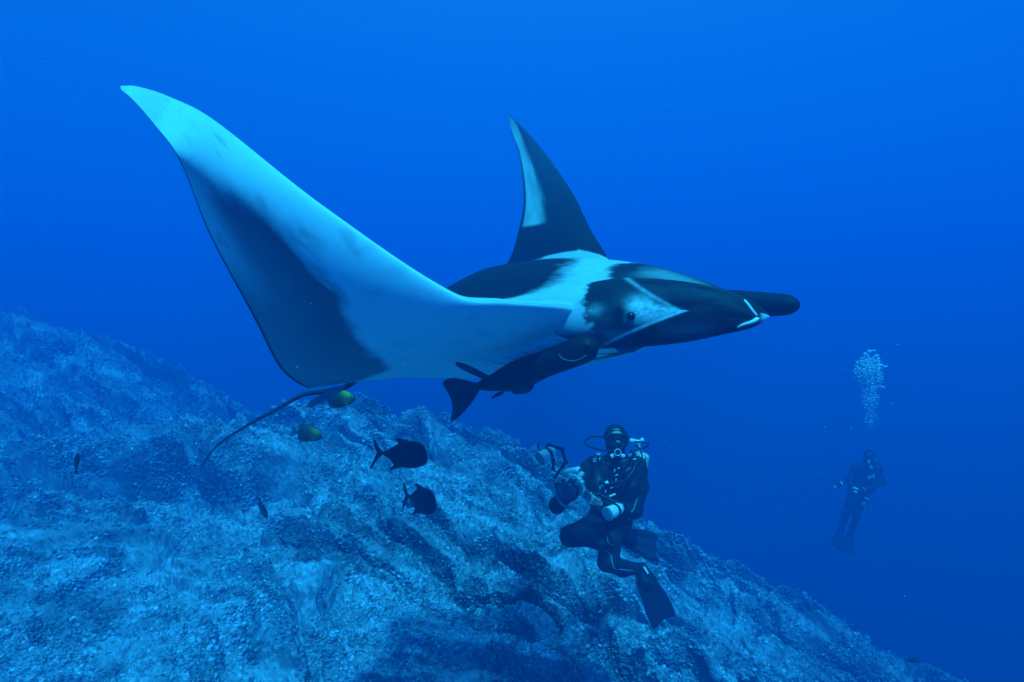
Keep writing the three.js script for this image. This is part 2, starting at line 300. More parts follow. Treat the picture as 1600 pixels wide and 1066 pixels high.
const nearFin = paddle([[0, 0.06, 0.22, -0.02, 0.10, 0.10], [0.2, 0.36, 0.285, -0.035, 0.140, 0.160], [0.32, 0.47, 0.30, -0.045, 0.148, 0.145], [0.44, 0.60, 0.305, -0.058, 0.15, 0.118], [0.64, 0.82, 0.275, -0.09, 0.128, 0.08], [0.8, 0.97, 0.255, -0.115, 0.095, 0.06], [0.93, 1.09, 0.23, -0.145, 0.055, 0.04], [1, 1.15, 0.215, -0.16, 0.03, 0.025]], 260, 160, (s, cy, sy, a) => {
  const b = cheekLine(sy), d = s - b, n = n3(s * 40, sy * 9, cy * 9), soft = fbm(s * 9, sy * 3, cy * 3, 3);
  let col = black;
  if (d < 0) {                                                // cheek
    const blob = (s0, y0, rs, ry) => Math.exp(-(((s - s0) / rs) ** 2) - (((sy - y0) / ry) ** 2));
    col = mix3([0.010, 0.014, 0.020], grey, 0.45 * sstep(0.1, -0.8, sy));
    col = mix3(col, white, (0.72 + 0.4 * fbm(s * 60, sy * 14, cy * 8, 3)) * clamp(1.25 * blob(0.52, 0.13, 0.05, 0.26) + 0.45 * blob(0.375, 0.08, 0.028, 0.16) + 1.0 * Math.exp(-(((d + 0.03) / 0.08) ** 2)) * sstep(0.25, 0, sy) * sstep(-0.6, 0.1, sy) + 0.25 * soft * sstep(0, -0.5, sy)));
    col = mix3(col, backWhite, 0.95 * (1 - sstep(0.325, 0.355, s + 0.03 * n + 0.02 * soft + 0.02 * sy)) * sstep(-0.75, -0.35, sy));   // white shoulder
    col = mix3(col, black, clamp(1.1 * blob(0.45, -0.05, 0.024, 0.34) + 0.5 * blob(0.44, -0.45, 0.05, 0.25)));
  } else {
    col = mix3(black, grey, 0.35 * Math.exp(-(((sy + 0.7) / 0.2) ** 2) - (((s - 0.70) / 0.1) ** 2)) + 0.12 * (soft + 0.3));
    if (s > 0.955 && sy < 0.3) col = mix3(col, white, 0.8 * sstep(0.955, 0.98, s));
  }
  const line = Math.exp(-((d / 0.012) ** 2)) * (sy > 0.03 ? 0.35 : 0.95 * sstep(-1, -0.7, sy));
  return mix3(col, white, clamp(line * (0.9 + 0.5 * n)));
});
part('cephalic_fin', nearFin, mantaSkin, manta);
part('cephalic_fin', paddle([[0, 0.5, -0.27, 0.0, 0.10, 0.08], [0.5, 0.85, -0.27, -0.04, 0.075, 0.06], [0.8, 1.06, -0.255, -0.075, 0.055, 0.045], [1, 1.19, -0.245, -0.10, 0.042, 0.035]], 60, 40, (s) => black), mantaSkin, manta);
// pale rim along the edge of the near fin's mouth side
part('fin_rim', mergeGeometries([
  tube([at(1158, 466, 2.40), at(1166, 472, 2.36), at(1175, 484, 2.345), at(1184, 495, 2.35)], 0.004, 24, 8, 0.006),
  tube([at(1186, 497, 2.345), at(1176, 503, 2.34), at(1160, 508, 2.36), at(1142, 516, 2.40)], 0.010, 24, 8, 0.003)]), std(0.8, 0.84, 0.82, 0.5), manta);
{ const eye = part('eye', new THREE.SphereGeometry(0.018, 24, 16), std(0.006, 0.007, 0.01, 0.3), manta); eye.position.copy(at(986, 494, 2.462));
  const eye2 = part('eye', eye.geometry, eye.material, manta); eye2.position.copy(ML(0.66, -0.40, -0.04)); }
// tail, the small fin at its root and the pelvic fins
part('tail', tube([ML(-1.35, 0, -0.03), at(545, 602, 3.98), at(505, 612, 3.97), at(474, 617, 3.92), at(430, 641, 3.85), at(381, 668, 3.8), at(342, 694, 3.75), at(321, 719, 3.72), at(311, 740, 3.7)], 0.022, 80, 10, 0.003), mantaSkinPlain(0.012), manta);
{ const fin = (pts, thick) => { const s = new THREE.Shape(pts.map((p) => new THREE.Vector2(p[0], p[1]))); return new THREE.ExtrudeGeometry(s, { depth: thick, bevelEnabled: true, bevelThickness: thick * 0.5, bevelSize: thick * 0.6, bevelSegments: 3 }); };
  const orient = (g, o, x, y) => { const z = V().crossVectors(x, y).normalize(), m = new THREE.Matrix4().makeBasis(x, y, z).setPosition(o); return g.applyMatrix4(m); };
  const back = MH.clone().negate();
  part('pelvic_fin', orient(fin([[0, 0], [0.10, 0.02], [0.26, 0.0], [0.29, -0.02], [0.25, -0.035], [0.05, -0.02]], 0.006), at(540, 602, 3.55), at(480, 630, 3.62).sub(at(540, 602, 3.55)).normalize(), MU), mantaSkinPlain(0.25), manta);
  part('dorsal_fin', orient(fin([[0, 0], [0.12, 0.0], [0.15, 0.05], [0.10, 0.045]], 0.008), ML(-1.3, 0, -0.01), back, MU), mantaSkinPlain(0.02), manta);
}

// ---------------------------------------------------------------- fish
function plate(points, thick, scale = 1) {                     // a thin fin with a rounded rim, in the xy plane
  const s = new THREE.Shape(); s.moveTo(points[0][0] * scale, points[0][1] * scale); s.splineThru([...points.slice(1), points[0]].map((p) => new THREE.Vector2(p[0] * scale, p[1] * scale)));
  const g = new THREE.ExtrudeGeometry(s, { depth: thick, bevelEnabled: true, bevelThickness: thick * 0.4, bevelSize: thick * 0.5, bevelSegments: 2, curveSegments: 4 });
  return g.translate(0, 0, -thick / 2);
}
function fishBody(rows, colour, nu = 90, nv = 48) {            // rows: x, top, bottom, half width; x grows to the nose
  const f = spline(rows), x0 = rows[0][0], x1 = rows[rows.length - 1][0];
  return gridGeometry(nu, nv, (u, v) => {
    const s = u < 0.5 ? u : 1 - (1 - u) ** 1.3 * 0.5 ** -0.3, x = mix(x0, x1, clamp(s)), a = f(x), ph = v * 2 * Math.PI, mid = (a[0] + a[1]) / 2, hh = (a[0] - a[1]) / 2;
    const cap = u >= 1 ? 0 : u <= 0 ? 0.02 : 1, y = mid + hh * Math.sin(ph) * cap, z = a[2] * Math.cos(ph) * Math.sqrt(Math.abs(Math.cos(ph)) * 0.4 + 0.6) * cap;
    return { p: V(x, y, z), c: colour((x - x0) / (x1 - x0), Math.sin(ph), Math.cos(ph)) };
  });
}
const skin = new THREE.MeshPhysicalMaterial({ color: 0xffffff, vertexColors: true, roughness: 0.55, specularIntensity: 0.4 });
const place = (o, pos, dir, roll = 0) => {                     // nose of the model (+x) along dir
  const x = dir.clone().normalize(), z = V().crossVectors(x, V(0, 1, 0)).normalize(), y = V().crossVectors(z, x);
  o.quaternion.setFromRotationMatrix(new THREE.Matrix4().makeBasis(x, y, z)); o.rotateX(roll); o.position.copy(pos);
};
const jackDark = std(0.012, 0.013, 0.016, 0.6);
function makeJack(label) {                                     // black jack, one body length long
  const o = thing('black_jack', label, 'fish', null, 'dark jacks below the manta');
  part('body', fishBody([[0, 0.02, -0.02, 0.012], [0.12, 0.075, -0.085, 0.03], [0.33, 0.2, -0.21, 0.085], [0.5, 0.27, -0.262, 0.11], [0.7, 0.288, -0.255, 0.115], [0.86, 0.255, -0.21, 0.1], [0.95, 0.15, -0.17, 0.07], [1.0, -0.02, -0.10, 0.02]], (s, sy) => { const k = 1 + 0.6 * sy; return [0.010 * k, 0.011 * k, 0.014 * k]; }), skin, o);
  part('tail_fin', mergeGeometries([plate([[0.03, 0.015], [-0.07, 0.1], [-0.17, 0.25], [-0.19, 0.24], [-0.15, 0.08], [-0.09, 0.0], [0.02, -0.005]], 0.012), plate([[0.03, 0.005], [-0.09, 0.01], [-0.15, -0.09], [-0.25, -0.32], [-0.235, -0.33], [-0.1, -0.13], [0.02, -0.018]], 0.012)]), jackDark, o);
  part('dorsal_fin', plate([[0.62, 0.27], [0.5, 0.30], [0.30, 0.315], [0.36, 0.235], [0.3, 0.16], [0.12, 0.05], [0.4, 0.19]], 0.012), jackDark, o);
  part('anal_fin', plate([[0.5, -0.25], [0.36, -0.28], [0.17, -0.335], [0.26, -0.225], [0.2, -0.14], [0.1, -0.05], [0.35, -0.19]], 0.012), jackDark, o);
  for (const s of [-1, 1]) { const p = part('pectoral_fin', plate([[0.72, -0.03], [0.6, 0.0], [0.42, -0.09], [0.5, -0.11], [0.7, -0.09]], 0.01), jackDark, o); p.position.z = s * 0.115; p.rotation.y = s * 0.12; }
  for (const s of [-1, 1]) { const e = part('eye', new THREE.SphereGeometry(0.026, 14, 10), std(0.05, 0.055, 0.06, 0.15), o); e.position.set(0.89, 0.06, s * 0.078); }
  return o;
}
{ const a = makeJack('larger black jack, side on, upper one of the two dark fish left of the diver'), d = 3.9;
  const tail = at(597, 708, d), L = 76 * d / FPX; place(a, tail, at(672, 714, d - 0.08).sub(tail)); a.scale.setScalar(L);
  const b = a.clone(); b.name = numbered('black_jack'); scene.add(b); b.userData = { ...a.userData, label: 'smaller black jack turned away, lower one of the two dark fish left of the diver' };
  const t2 = at(638, 776, 4.1); place(b, t2, V(0.66, 0.02, 0.75)); b.scale.setScalar(0.315); }

function makeAngel(label, bright) {                            // oval reef fish with yellow green flanks
  const o = thing('reef_fish', label, 'fish', null, 'oval reef fish by the manta');
  const col = (s, sy, cz) => {
    const g = bright * Math.exp(-(((s - 0.72) / 0.2) ** 2)) * (0.25 + 0.75 * sstep(-0.1, 0.7, sy + 0.25 * n3(s * 30, sy * 14, 3))) + bright * 0.9 * Math.exp(-(((s - 0.66) / 0.06) ** 2) - (((sy + 0.9) / 0.35) ** 2));
    return mix3([0.03, 0.04, 0.035], [0.40, 0.42, 0.03], clamp(g));
  };
  part('body', fishBody([[0, 0.07, -0.07, 0.015], [0.05, 0.2, -0.2, 0.04], [0.14, 0.29, -0.26, 0.07], [0.35, 0.325, -0.31, 0.105], [0.6, 0.28, -0.30, 0.115], [0.82, 0.17, -0.25, 0.1], [0.94, 0.06, -0.17, 0.06], [1.0, -0.04, -0.10, 0.02]], col, 70, 40), skin, o);
  part('tail_fin', plate([[0.02, 0.05], [-0.1, 0.09], [-0.23, 0.2], [-0.21, 0.0], [-0.24, -0.2], [-0.1, -0.09], [0.02, -0.05]], 0.012), std(0.04, 0.06, 0.05, 0.5), o);
  part('dorsal_fin', plate([[0.75, 0.21], [0.5, 0.34], [0.2, 0.36], [0.04, 0.33], [0.06, 0.18], [0.35, 0.28]], 0.012), std(0.04, 0.06, 0.05, 0.5), o);
  part('anal_fin', plate([[0.65, -0.28], [0.4, -0.36], [0.15, -0.35], [0.05, -0.28], [0.06, -0.17], [0.35, -0.28]], 0.012), std(0.04, 0.06, 0.05, 0.5), o);
  for (const s of [-1, 1]) { const p = part('pectoral_fin', plate([[0.7, -0.05], [0.56, 0.04], [0.48, -0.08], [0.55, -0.14], [0.68, -0.1]], 0.01), std(0.3, 0.3, 0.04, 0.5), o); p.position.z = s * 0.112; p.rotation.y = s * 0.25; }
  for (const s of [-1, 1]) { const e = part('eye', new THREE.SphereGeometry(0.024, 12, 8), std(0.02, 0.02, 0.02, 0.15), o); e.position.set(0.84, 0.0, s * 0.085); }
  return o;
}
{ const a = makeAngel('dark oval reef fish with a yellow green face, swimming free of the manta', 0.55), d = 4.4, t = at(465, 675, d);
  place(a, t, at(507, 681, d + 0.03).sub(t)); a.scale.setScalar(38 * d / FPX);
  const b = makeAngel('oval reef fish with bright yellow green back, half under the manta tail end', 1.0), d2 = 4.3, t2 = at(512, 624, d2);
  place(b, t2, at(558, 620, d2 + 0.04).sub(t2)); b.scale.setScalar(42 * d2 / FPX); }
function makeSlim(label, p0, p1, deep) {                       // small slender reef fish
  const o = thing('small_fish', label, 'fish'), L = p0.distanceTo(p1);
  part('body', fishBody([[0, 0.03, -0.03, 0.015], [0.15, 0.08 * deep, -0.08 * deep, 0.04], [0.45, 0.17 * deep, -0.17 * deep, 0.09], [0.75, 0.15 * deep, -0.16 * deep, 0.085], [0.93, 0.07 * deep, -0.09 * deep, 0.05], [1, 0, -0.02, 0.015]], (s, sy) => [0.012, 0.018, 0.02], 40, 24), skin, o);
  part('tail_fin', plate([[0.03, 0.03], [-0.14, 0.12], [-0.22, 0.15], [-0.17, 0.0], [-0.22, -0.15], [-0.14, -0.12], [0.03, -0.03]], 0.012), jackDark, o);
  part('dorsal_fin', plate([[0.7, 0.12 * deep], [0.5, 0.22 * deep], [0.25, 0.2 * deep], [0.2, 0.1 * deep]], 0.012), jackDark, o);
  place(o, p0, p1.clone().sub(p0)); o.scale.setScalar(L);
  return o;
}
makeSlim('small dark fish diving head down over the rock below the two reef fish', at(406, 783, 3.9), at(416, 810, 3.8), 1.1).rotateX(0.9);
makeSlim('slender dark fish hanging upright over the rock at the far left', at(119, 735, 3.4), at(121, 707, 3.4), 0.75);
makeSlim('tiny dark fish low over the slope in the bottom right corner', at(1434, 1034, 6.6), at(1418, 1031, 6.6), 1.3);

// ---------------------------------------------------------------- suckerfish under the manta
{
  const o = thing('remora', 'big dark remora clinging under the belly of the manta with its tail hanging free', 'remora');
  // rows along the fish: s, pixel-measured axis point, half height, half width
  const rows = [[0, ...at(750, 603, 2.86).toArray(), 0.022, 0.014], [0.12, ...at(772, 598, 2.84).toArray(), 0.042, 0.026], [0.28, ...at(805, 588, 2.79).toArray(), 0.068, 0.05], [0.5, ...at(848, 570, 2.69).toArray(), 0.060, 0.062], [0.7, ...at(885, 556, 2.61).toArray(), 0.060, 0.062], [0.86, ...at(912, 546, 2.56).toArray(), 0.058, 0.058], [0.95, ...at(926, 540, 2.54).toArray(), 0.045, 0.05], [1, ...at(936, 537, 2.53).toArray(), 0.012, 0.02]];
  const f = spline(rows), up = V(-0.25, 1, 0.1).normalize();
  const g = gridGeometry(110, 56, (u, v) => {
    const s = 1 - (1 - u) ** 1.4, a = f(s), b = f(Math.min(1, s + 0.02)), c = f(Math.max(0, s - 0.02)), d = V(b[0] - c[0], b[1] - c[1], b[2] - c[2]).normalize();
    const z = V().crossVectors(d, up).normalize(), y = V().crossVectors(z, d), ph = v * 2 * Math.PI, cap = u >= 1 ? 0 : 1;
    const k = 1 + 0.35 * n3(s * 26, Math.sin(ph) * 3, 2), tone = 0.011 * k;
    const p = V(a[0], a[1], a[2]).addScaledVector(y, a[3] * Math.sin(ph) * cap).addScaledVector(z, a[4] * Math.cos(ph) * cap);
    return { p, c: mix3([tone, tone * 1.05, tone * 1.15], [0.14, 0.16, 0.17], 0.5 * Math.exp(-(((Math.sin(ph) + 0.82) / 0.1) ** 2)) * sstep(0.1, 0.2, s) * (1 - sstep(0.4, 0.5, s))) };
  });
  part('body', g, skin, o);
  const rem = std(0.022, 0.024, 0.028, 0.6), flat = (pts, d, thick) => { const c = at(pts[0][0], pts[0][1], d), q = d / FPX; return plate(pts.map((p) => [(p[0] - pts[0][0]) * q, -(p[1] - pts[0][1]) * q]), thick).applyMatrix4(new THREE.Matrix4().makeRotationY(0.35)).translate(c.x, c.y, c.z); };
  part('tail_fin', flat([[752, 600], [738, 598], [722, 594], [705, 591], [692, 597], [699, 610], [706, 626], [707, 640], [705, 655], [719, 645], [735, 628], [747, 610]], 2.86, 0.008), rem, o);
  part('pelvic_fin', flat([[800, 606], [812, 600], [828, 594], [836, 600], [830, 611], [815, 615], [802, 614]], 2.70, 0.008), rem, o);
  part('anal_fin', flat([[768, 622], [776, 616], [786, 613], [784, 617]], 2.80, 0.006), rem, o);
  part('dorsal_fin', flat([[768, 590], [752, 582], [730, 571], [712, 566], [716, 573], [738, 584], [756, 592]], 2.86, 0.006), std(0.06, 0.065, 0.075, 0.6), o);
  part('lip', tube([at(873, 552, 2.535), at(877, 559, 2.53), at(886, 563, 2.52), at(897, 564, 2.51), at(912, 558, 2.50), at(922, 550, 2.51), at(930, 543, 2.52)], 0.0028, 40, 6, 0.0016), std(0.16, 0.19, 0.2, 0.5), o);
  const e = part('eye', new THREE.SphereGeometry(0.010, 12, 8), std(0.01, 0.01, 0.012, 0.15), o); e.position.copy(at(918, 540, 2.485));
  const s = thing('small_remora', 'slender grey blue remora trailing under the chin of the manta', 'remora');
  const r2 = [[0, ...at(878, 569, 2.66).toArray(), 0.003, 0.003], [0.3, ...at(922, 561, 2.63).toArray(), 0.009, 0.010], [0.7, ...at(975, 548, 2.60).toArray(), 0.015, 0.015], [0.9, ...at(1000, 540, 2.585).toArray(), 0.014, 0.016], [1, ...at(1014, 535, 2.575).toArray(), 0.004, 0.006]], f2 = spline(r2);
  part('body', gridGeometry(60, 24, (u, v) => { const a = f2(u), ph = v * 2 * Math.PI; return { p: V(a[0], a[1], a[2]).add(V(-0.25, 0.97, 0).multiplyScalar(a[3] * Math.sin(ph))).addScaledVector(V(0, 0, 1), a[4] * Math.cos(ph)), c: [0.10, 0.13, 0.16] }; }), skin, s);
  part('dorsal_fin', flat([[985, 541], [968, 541], [950, 547], [935, 552], [955, 551], [975, 548]], 2.60, 0.004), std(0.1, 0.13, 0.16, 0.6), s);
  part('pectoral_fin', flat([[1000, 540], [992, 548], [984, 551], [986, 545]], 2.575, 0.004), std(0.1, 0.13, 0.16, 0.6), s);
}
// ---------------------------------------------------------------- bodies from a distance field
function fieldMesh(lo, side, cell, dist) {                     // marching cubes over a cube of the given side
  const n = Math.ceil(side / cell) + 3, mc = new MarchingCubes(n, new THREE.MeshBasicMaterial(), false, false, 400000), half = side / 2, p = V(), c = lo.clone().addScalar(half), f = mc.field;
  const w = (i) => (i - n / 2) / (n / 2) * half;
  for (let k = 0; k < n; k++) for (let j = 0; j < n; j++) for (let i = 0; i < n; i++) f[i + j * n + k * n * n] = -dist(p.set(c.x + w(i), c.y + w(j), c.z + w(k)));
  mc.isolation = 0; mc.update();
  const g = new THREE.BufferGeometry(), P = new Float32Array(mc.count * 3);
  for (let i = 0; i < mc.count; i++) { P[i * 3] = mc.positionArray[i * 3] * half + c.x; P[i * 3 + 1] = mc.positionArray[i * 3 + 1] * half + c.y; P[i * 3 + 2] = mc.positionArray[i * 3 + 2] * half + c.z; }
  g.setAttribute('position', new THREE.BufferAttribute(P, 3));
  const m = mergeVertices(g, 1e-4); m.computeVertexNormals(); return m;
}
const ab = V(), ap = V();
function cone(p, c) {                                           // distance to a tapered capsule [a, b, ra, rb]
  ab.subVectors(c[1], c[0]); ap.subVectors(p, c[0]);
  const t = clamp(ap.dot(ab) / ab.lengthSq());
  return ap.addScaledVector(ab, -t).length() - mix(c[2], c[3], t);
}
function blend(caps, k) { return (p) => { let s = 0; for (const c of caps) { const d = cone(p, c); if (d < 0.35) s += Math.exp(-d / k); } return s > 0 ? -k * Math.log(s) : 0.35; }; }
const cubeAround = (caps, pad) => { const b = new THREE.Box3(); for (const c of caps) for (let i = 0; i < 2; i++) { b.expandByPoint(c[i].clone().addScalar(c[2 + i] + pad)); b.expandByPoint(c[i].clone().addScalar(-c[2 + i] - pad)); } const s = b.getSize(V()); return [b.min, Math.max(s.x, s.y, s.z)]; };
function bodyOf(caps, cell, k) { const [lo, side] = cubeAround(caps, 0.03); return fieldMesh(lo, side, cell, blend(caps, k)); }
function handGeometry(wrist, palm, thumbSide, cell, curl) {
  // wrist -> palm direction, fingers axis of curl; five fingers of unequal length, thumb from the side of the palm
  const d = palm.clone().sub(wrist).normalize(), side = thumbSide.clone().addScaledVector(d, -thumbSide.dot(d)).normalize(), nrm = V().crossVectors(d, side);
  const base = wrist.clone().addScaledVector(d, 0.025), caps = [[base.clone().addScaledVector(side, 0.018), base.clone().addScaledVector(d, 0.07).addScaledVector(side, 0.026), 0.017, 0.014], [base.clone().addScaledVector(side, -0.016), base.clone().addScaledVector(d, 0.065).addScaledVector(side, -0.026), 0.017, 0.013], [base, base.clone().addScaledVector(d, 0.07), 0.017, 0.014], [wrist, base, 0.026, 0.02]];
  const lens = [0.062, 0.070, 0.066, 0.052];
  lens.forEach((L, i) => {
    let p = base.clone().addScaledVector(d, 0.072 - 0.004 * Math.abs(i - 1.2)).addScaledVector(side, 0.030 - 0.020 * i), ang = 0.25;
    for (const seg of [0.45, 0.32, 0.23]) { ang += curl * (0.75 + 0.06 * i); const q = p.clone().addScaledVector(d, L * seg * 1.25 * Math.cos(ang)).addScaledVector(nrm, L * seg * 1.25 * Math.sin(ang)); caps.push([p, q, 0.0092 - 0.0006 * i, 0.0082 - 0.0006 * i]); p = q; }
  });
  let p = base.clone().addScaledVector(side, 0.03).addScaledVector(d, 0.01), q = p.clone().addScaledVector(side, 0.024).addScaledVector(d, 0.028).addScaledVector(nrm, 0.014), r = q.clone().addScaledVector(d, 0.022).addScaledVector(nrm, 0.022).addScaledVector(side, -0.004);
  caps.push([p, q, 0.013, 0.0105], [q, r, 0.0105, 0.0085]);
  return bodyOf(caps, cell, 0.0035);
}
const suit = std(0.010, 0.011, 0.014, 0.75), suitTrim = std(0.35, 0.40, 0.42, 0.6), rubber = std(0.012, 0.013, 0.015, 0.5), finBlade = std(0.03, 0.035, 0.04, 0.5), paleGear = std(0.80, 0.85, 0.80, 0.45),
  metal = new THREE.MeshStandardMaterial({ color: new THREE.Color().setRGB(0.78, 0.85, 0.82), roughness: 0.4, metalness: 0.1 }), skinTone = std(0.55, 0.42, 0.36, 0.6), tankPaint = std(0.72, 0.78, 0.55, 0.4), glass = std(0.02, 0.03, 0.035, 0.06);
const basis = (x, y) => { const X = x.clone().normalize(), Z = V().crossVectors(X, y).normalize(), Y = V().crossVectors(Z, X); return new THREE.Matrix4().makeBasis(X, Y, Z); };
const put = (g, o, x, y) => g.applyMatrix4(basis(x, y).setPosition(o));   // model x along x, y roughly along y
function cyl(a, b, ra, rb = ra, seg = 24, bevel = 0.006) {     // a turned solid between two points with rounded rims
  const L = a.distanceTo(b), e = Math.min(bevel, ra * 0.4, rb * 0.4, L * 0.3), pts = [[0, 0], [ra - e, 0], [ra - e * 0.3, e * 0.3], [ra, e], [rb, L - e], [rb - e * 0.3, L - e * 0.3], [rb - e, L], [0, L]].map((q) => new THREE.Vector2(q[0], q[1]));
  const g = new THREE.LatheGeometry(pts, seg), q = new THREE.Quaternion().setFromUnitVectors(V(0, 1, 0), b.clone().sub(a).normalize());
  return g.applyQuaternion(q).translate(a.x, a.y, a.z);
}
function finParts(o, heel, toe, tip, wide, normal, root) {     // foot pocket and ribbed blade of a swim fin
  const d = tip.clone().sub(heel), L = d.length(), side = V().crossVectors(d, normal).normalize(), nr = V().crossVectors(side, d).normalize(); d.normalize();
  const f = thingPart('swim_fin', o);
  part('foot_pocket', bodyOf([[heel, toe, 0.048, 0.052], [heel.clone().addScaledVector(side, 0.02), toe.clone().addScaledVector(side, 0.035), 0.03, 0.028], [heel.clone().addScaledVector(side, -0.02), toe.clone().addScaledVector(side, -0.035), 0.03, 0.028]], 0.012, 0.02), rubber, f);
  const along = (s) => toe.clone().addScaledVector(d, -0.06).lerp(tip, s).addScaledVector(nr, -0.05 * s * s);
  part('blade', gridGeometry(40, 40, (u, v) => {
    const ph = v * 2 * Math.PI, w = mix(0.075, wide / 2, sstep(0, 0.75, u)) * (u > 0.97 ? 0.96 : 1), cs = Math.cos(ph), th = mix(0.014, 0.005, u) * (u >= 1 || u <= 0 ? 0.1 : 1);
    const cx = Math.sign(cs) * Math.abs(cs) ** 0.6, ripple = 0.010 * Math.cos(cx * Math.PI * 2.5) * sstep(0.1, 0.4, u);
    return { p: along(u).addScaledVector(side, w * cx).addScaledVector(nr, th * Math.sin(ph) + ripple).addScaledVector(d, 0.03 * (1 - cx * cx) * (u > 0.9 ? -(u - 0.9) * 10 : 0)) };
  }), root.blade, f);
  for (const s of [-1, 1]) part('rail', tube([0, 0.3, 0.6, 0.95].map((k) => along(k).addScaledVector(side, s * mix(0.075, wide / 2, sstep(0, 0.75, k)))), 0.012, 24, 8, 0.006), rubber, f);
  const hl = toe.clone().addScaledVector(d, 0.02);
  return { f, side, nr, d, hl };
}
function thingPart(name, parent) { const g = new THREE.Group(); g.name = name; parent.add(g); return g; }

// ---------------------------------------------------------------- the near diver with a camera
{
  const D0 = 5.2, P = (x, y, z = 0) => at(x, y, D0 + z);
  const o = thing('person', 'near scuba diver in black wetsuit and hood, holding a large camera below the manta', 'person');
  const head = P(962, 685, -0.06), caps = [
    [P(962, 681, -0.03), P(962, 694, -0.08), 0.098, 0.086], [P(964, 700, 0.0), P(962, 722, 0.02), 0.066, 0.085],
    [P(940, 736, 0.02), P(985, 736, 0.03), 0.125, 0.125], [P(946, 760, 0.02), P(980, 760, 0.03), 0.13, 0.13], [P(948, 790, 0.02), P(968, 790, 0.03), 0.135, 0.135], [P(944, 815, 0.02), P(964, 815, 0.03), 0.135, 0.13],
    [P(926, 728, 0.02), P(890, 765, -0.02), 0.078, 0.062], [P(890, 765, -0.02), P(870, 790, -0.08), 0.064, 0.058], [P(870, 790, -0.08), P(893, 772, -0.28), 0.058, 0.042],
    [P(996, 728, 0.02), P(1000, 762, 0.0), 0.075, 0.064], [P(1000, 762, 0.0), P(992, 798, -0.06), 0.064, 0.056], [P(992, 798, -0.06), P(944, 789, -0.36), 0.058, 0.04],
    [P(938, 818, 0.0), P(891, 838, -0.30), 0.108, 0.076], [P(891, 838, -0.30), P(930, 842, -0.06), 0.075, 0.07], [P(930, 842, -0.06), P(966, 838, 0.16), 0.066, 0.046],
    [P(958, 820, 0.0), P(950, 878, -0.22), 0.108, 0.078], [P(950, 878, -0.22), P(972, 888, -0.06), 0.074, 0.066], [P(972, 888, -0.06), P(1002, 889, 0.08), 0.064, 0.045]];
  const [blo, bside] = cubeAround(caps, 0.03), smooth = blend(caps, 0.018), bodyGeo = fieldMesh(blo, bside, 0.012, (p) => { const x = p.x, y = p.y, z = p.z, q = smooth(p); return q > 0.08 ? q : q + 0.006 * n3(x * 13, y * 26, z * 13) + 0.004 * n3(x * 30, y * 48, z * 30); }); bodyGeo.computeBoundingSphere();
  const body = part('body', bodyGeo, suit, o);
  const rc = new THREE.Raycaster(), onBody = (x, y, off = 0.004) => { rc.set(V(0, 0, 0), at(x, y, 1).normalize()); const h = rc.intersectObject(new THREE.Mesh(bodyGeo, new THREE.MeshBasicMaterial({ side: THREE.DoubleSide })))[0]; return h ? h.point.multiplyScalar(1 - off / h.distance * 1.5) : at(x, y, D0); };
  // face, mask, regulator
  part('face', new THREE.SphereGeometry(1, 32, 24).scale(0.07, 0.09, 0.06).translate(head.x, head.y - 0.02, head.z + 0.052), skinTone, o);
  const mask = thingPart('mask', o), mc = V(head.x - 0.003, head.y + 0.004, head.z + 0.112);
  const rr = (w, h, r) => { const s = new THREE.Shape(); s.moveTo(-w + r, -h); s.lineTo(-0.02, -h); s.quadraticCurveTo(0, -h + 0.035, 0.02, -h); s.lineTo(w - r, -h); s.quadraticCurveTo(w, -h, w, -h + r); s.lineTo(w, h - r); s.quadraticCurveTo(w, h, w - r, h); s.lineTo(-w + r, h); s.quadraticCurveTo(-w, h, -w, h - r); s.lineTo(-w, -h + r); s.quadraticCurveTo(-w, -h, -w + r, -h); return s; };
  const frameShape = rr(0.083, 0.05, 0.03); frameShape.holes.push(rr(0.07, 0.037, 0.022));
  part('mask_frame', new THREE.ExtrudeGeometry(frameShape, { depth: 0.03, bevelEnabled: true, bevelSize: 0.004, bevelThickness: 0.004, bevelSegments: 2 }).translate(mc.x, mc.y, mc.z - 0.022), rubber, mask);
  part('lens', new THREE.ExtrudeGeometry(rr(0.07, 0.037, 0.022), { depth: 0.004, bevelEnabled: false }).translate(mc.x, mc.y, mc.z - 0.006), glass, mask);
  part('strap', new THREE.TorusGeometry(0.104, 0.012, 8, 40).scale(1, 1, 1.0).rotateX(Math.PI / 2 - 0.1).translate(head.x, head.y + 0.012, head.z + 0.006), rubber, mask);
  part('hood_logo', tube([onBody(958, 672, 0.006), onBody(963, 671, 0.007), onBody(969, 673, 0.006)], 0.005, 16, 6, 0.005), suitTrim, o);
  const reg = thingPart('regulator', o), rg = V(head.x - 0.006, head.y - 0.085, head.z + 0.145);
  part('second_stage', cyl(rg.clone().add(V(0, 0.0, -0.035)), rg.clone().add(V(-0.004, -0.004, 0.02)), 0.038, 0.033), rubber, reg);
  part('purge_cover', new THREE.TorusGeometry(0.026, 0.004, 8, 30).translate(rg.x - 0.004, rg.y - 0.004, rg.z + 0.021), metal, reg);
  for (const s of [-1, 1]) part('exhaust_tee', cyl(rg.clone().add(V(s * 0.015, -0.028, -0.012)), rg.clone().add(V(s * 0.055, -0.045, -0.02)), 0.014, 0.019), paleGear, reg);
  part('mouthpiece', cyl(rg.clone().add(V(0, 0.004, -0.07)), rg.clone().add(V(0, 0.002, -0.03)), 0.022, 0.02), suitTrim, reg);
  const hose = (pts, r = 0.0075) => part('hose', tube(pts, r, 70, 8, r), rubber, reg);
  hose([P(985, 694, 0.20), P(962, 687, 0.2), P(944, 683, 0.12), P(925, 683, 0.04), P(914, 689, -0.02), P(917, 696, -0.08), P(930, 701, -0.14), P(946, 704, -0.19), P(957, 702, -0.20)]);
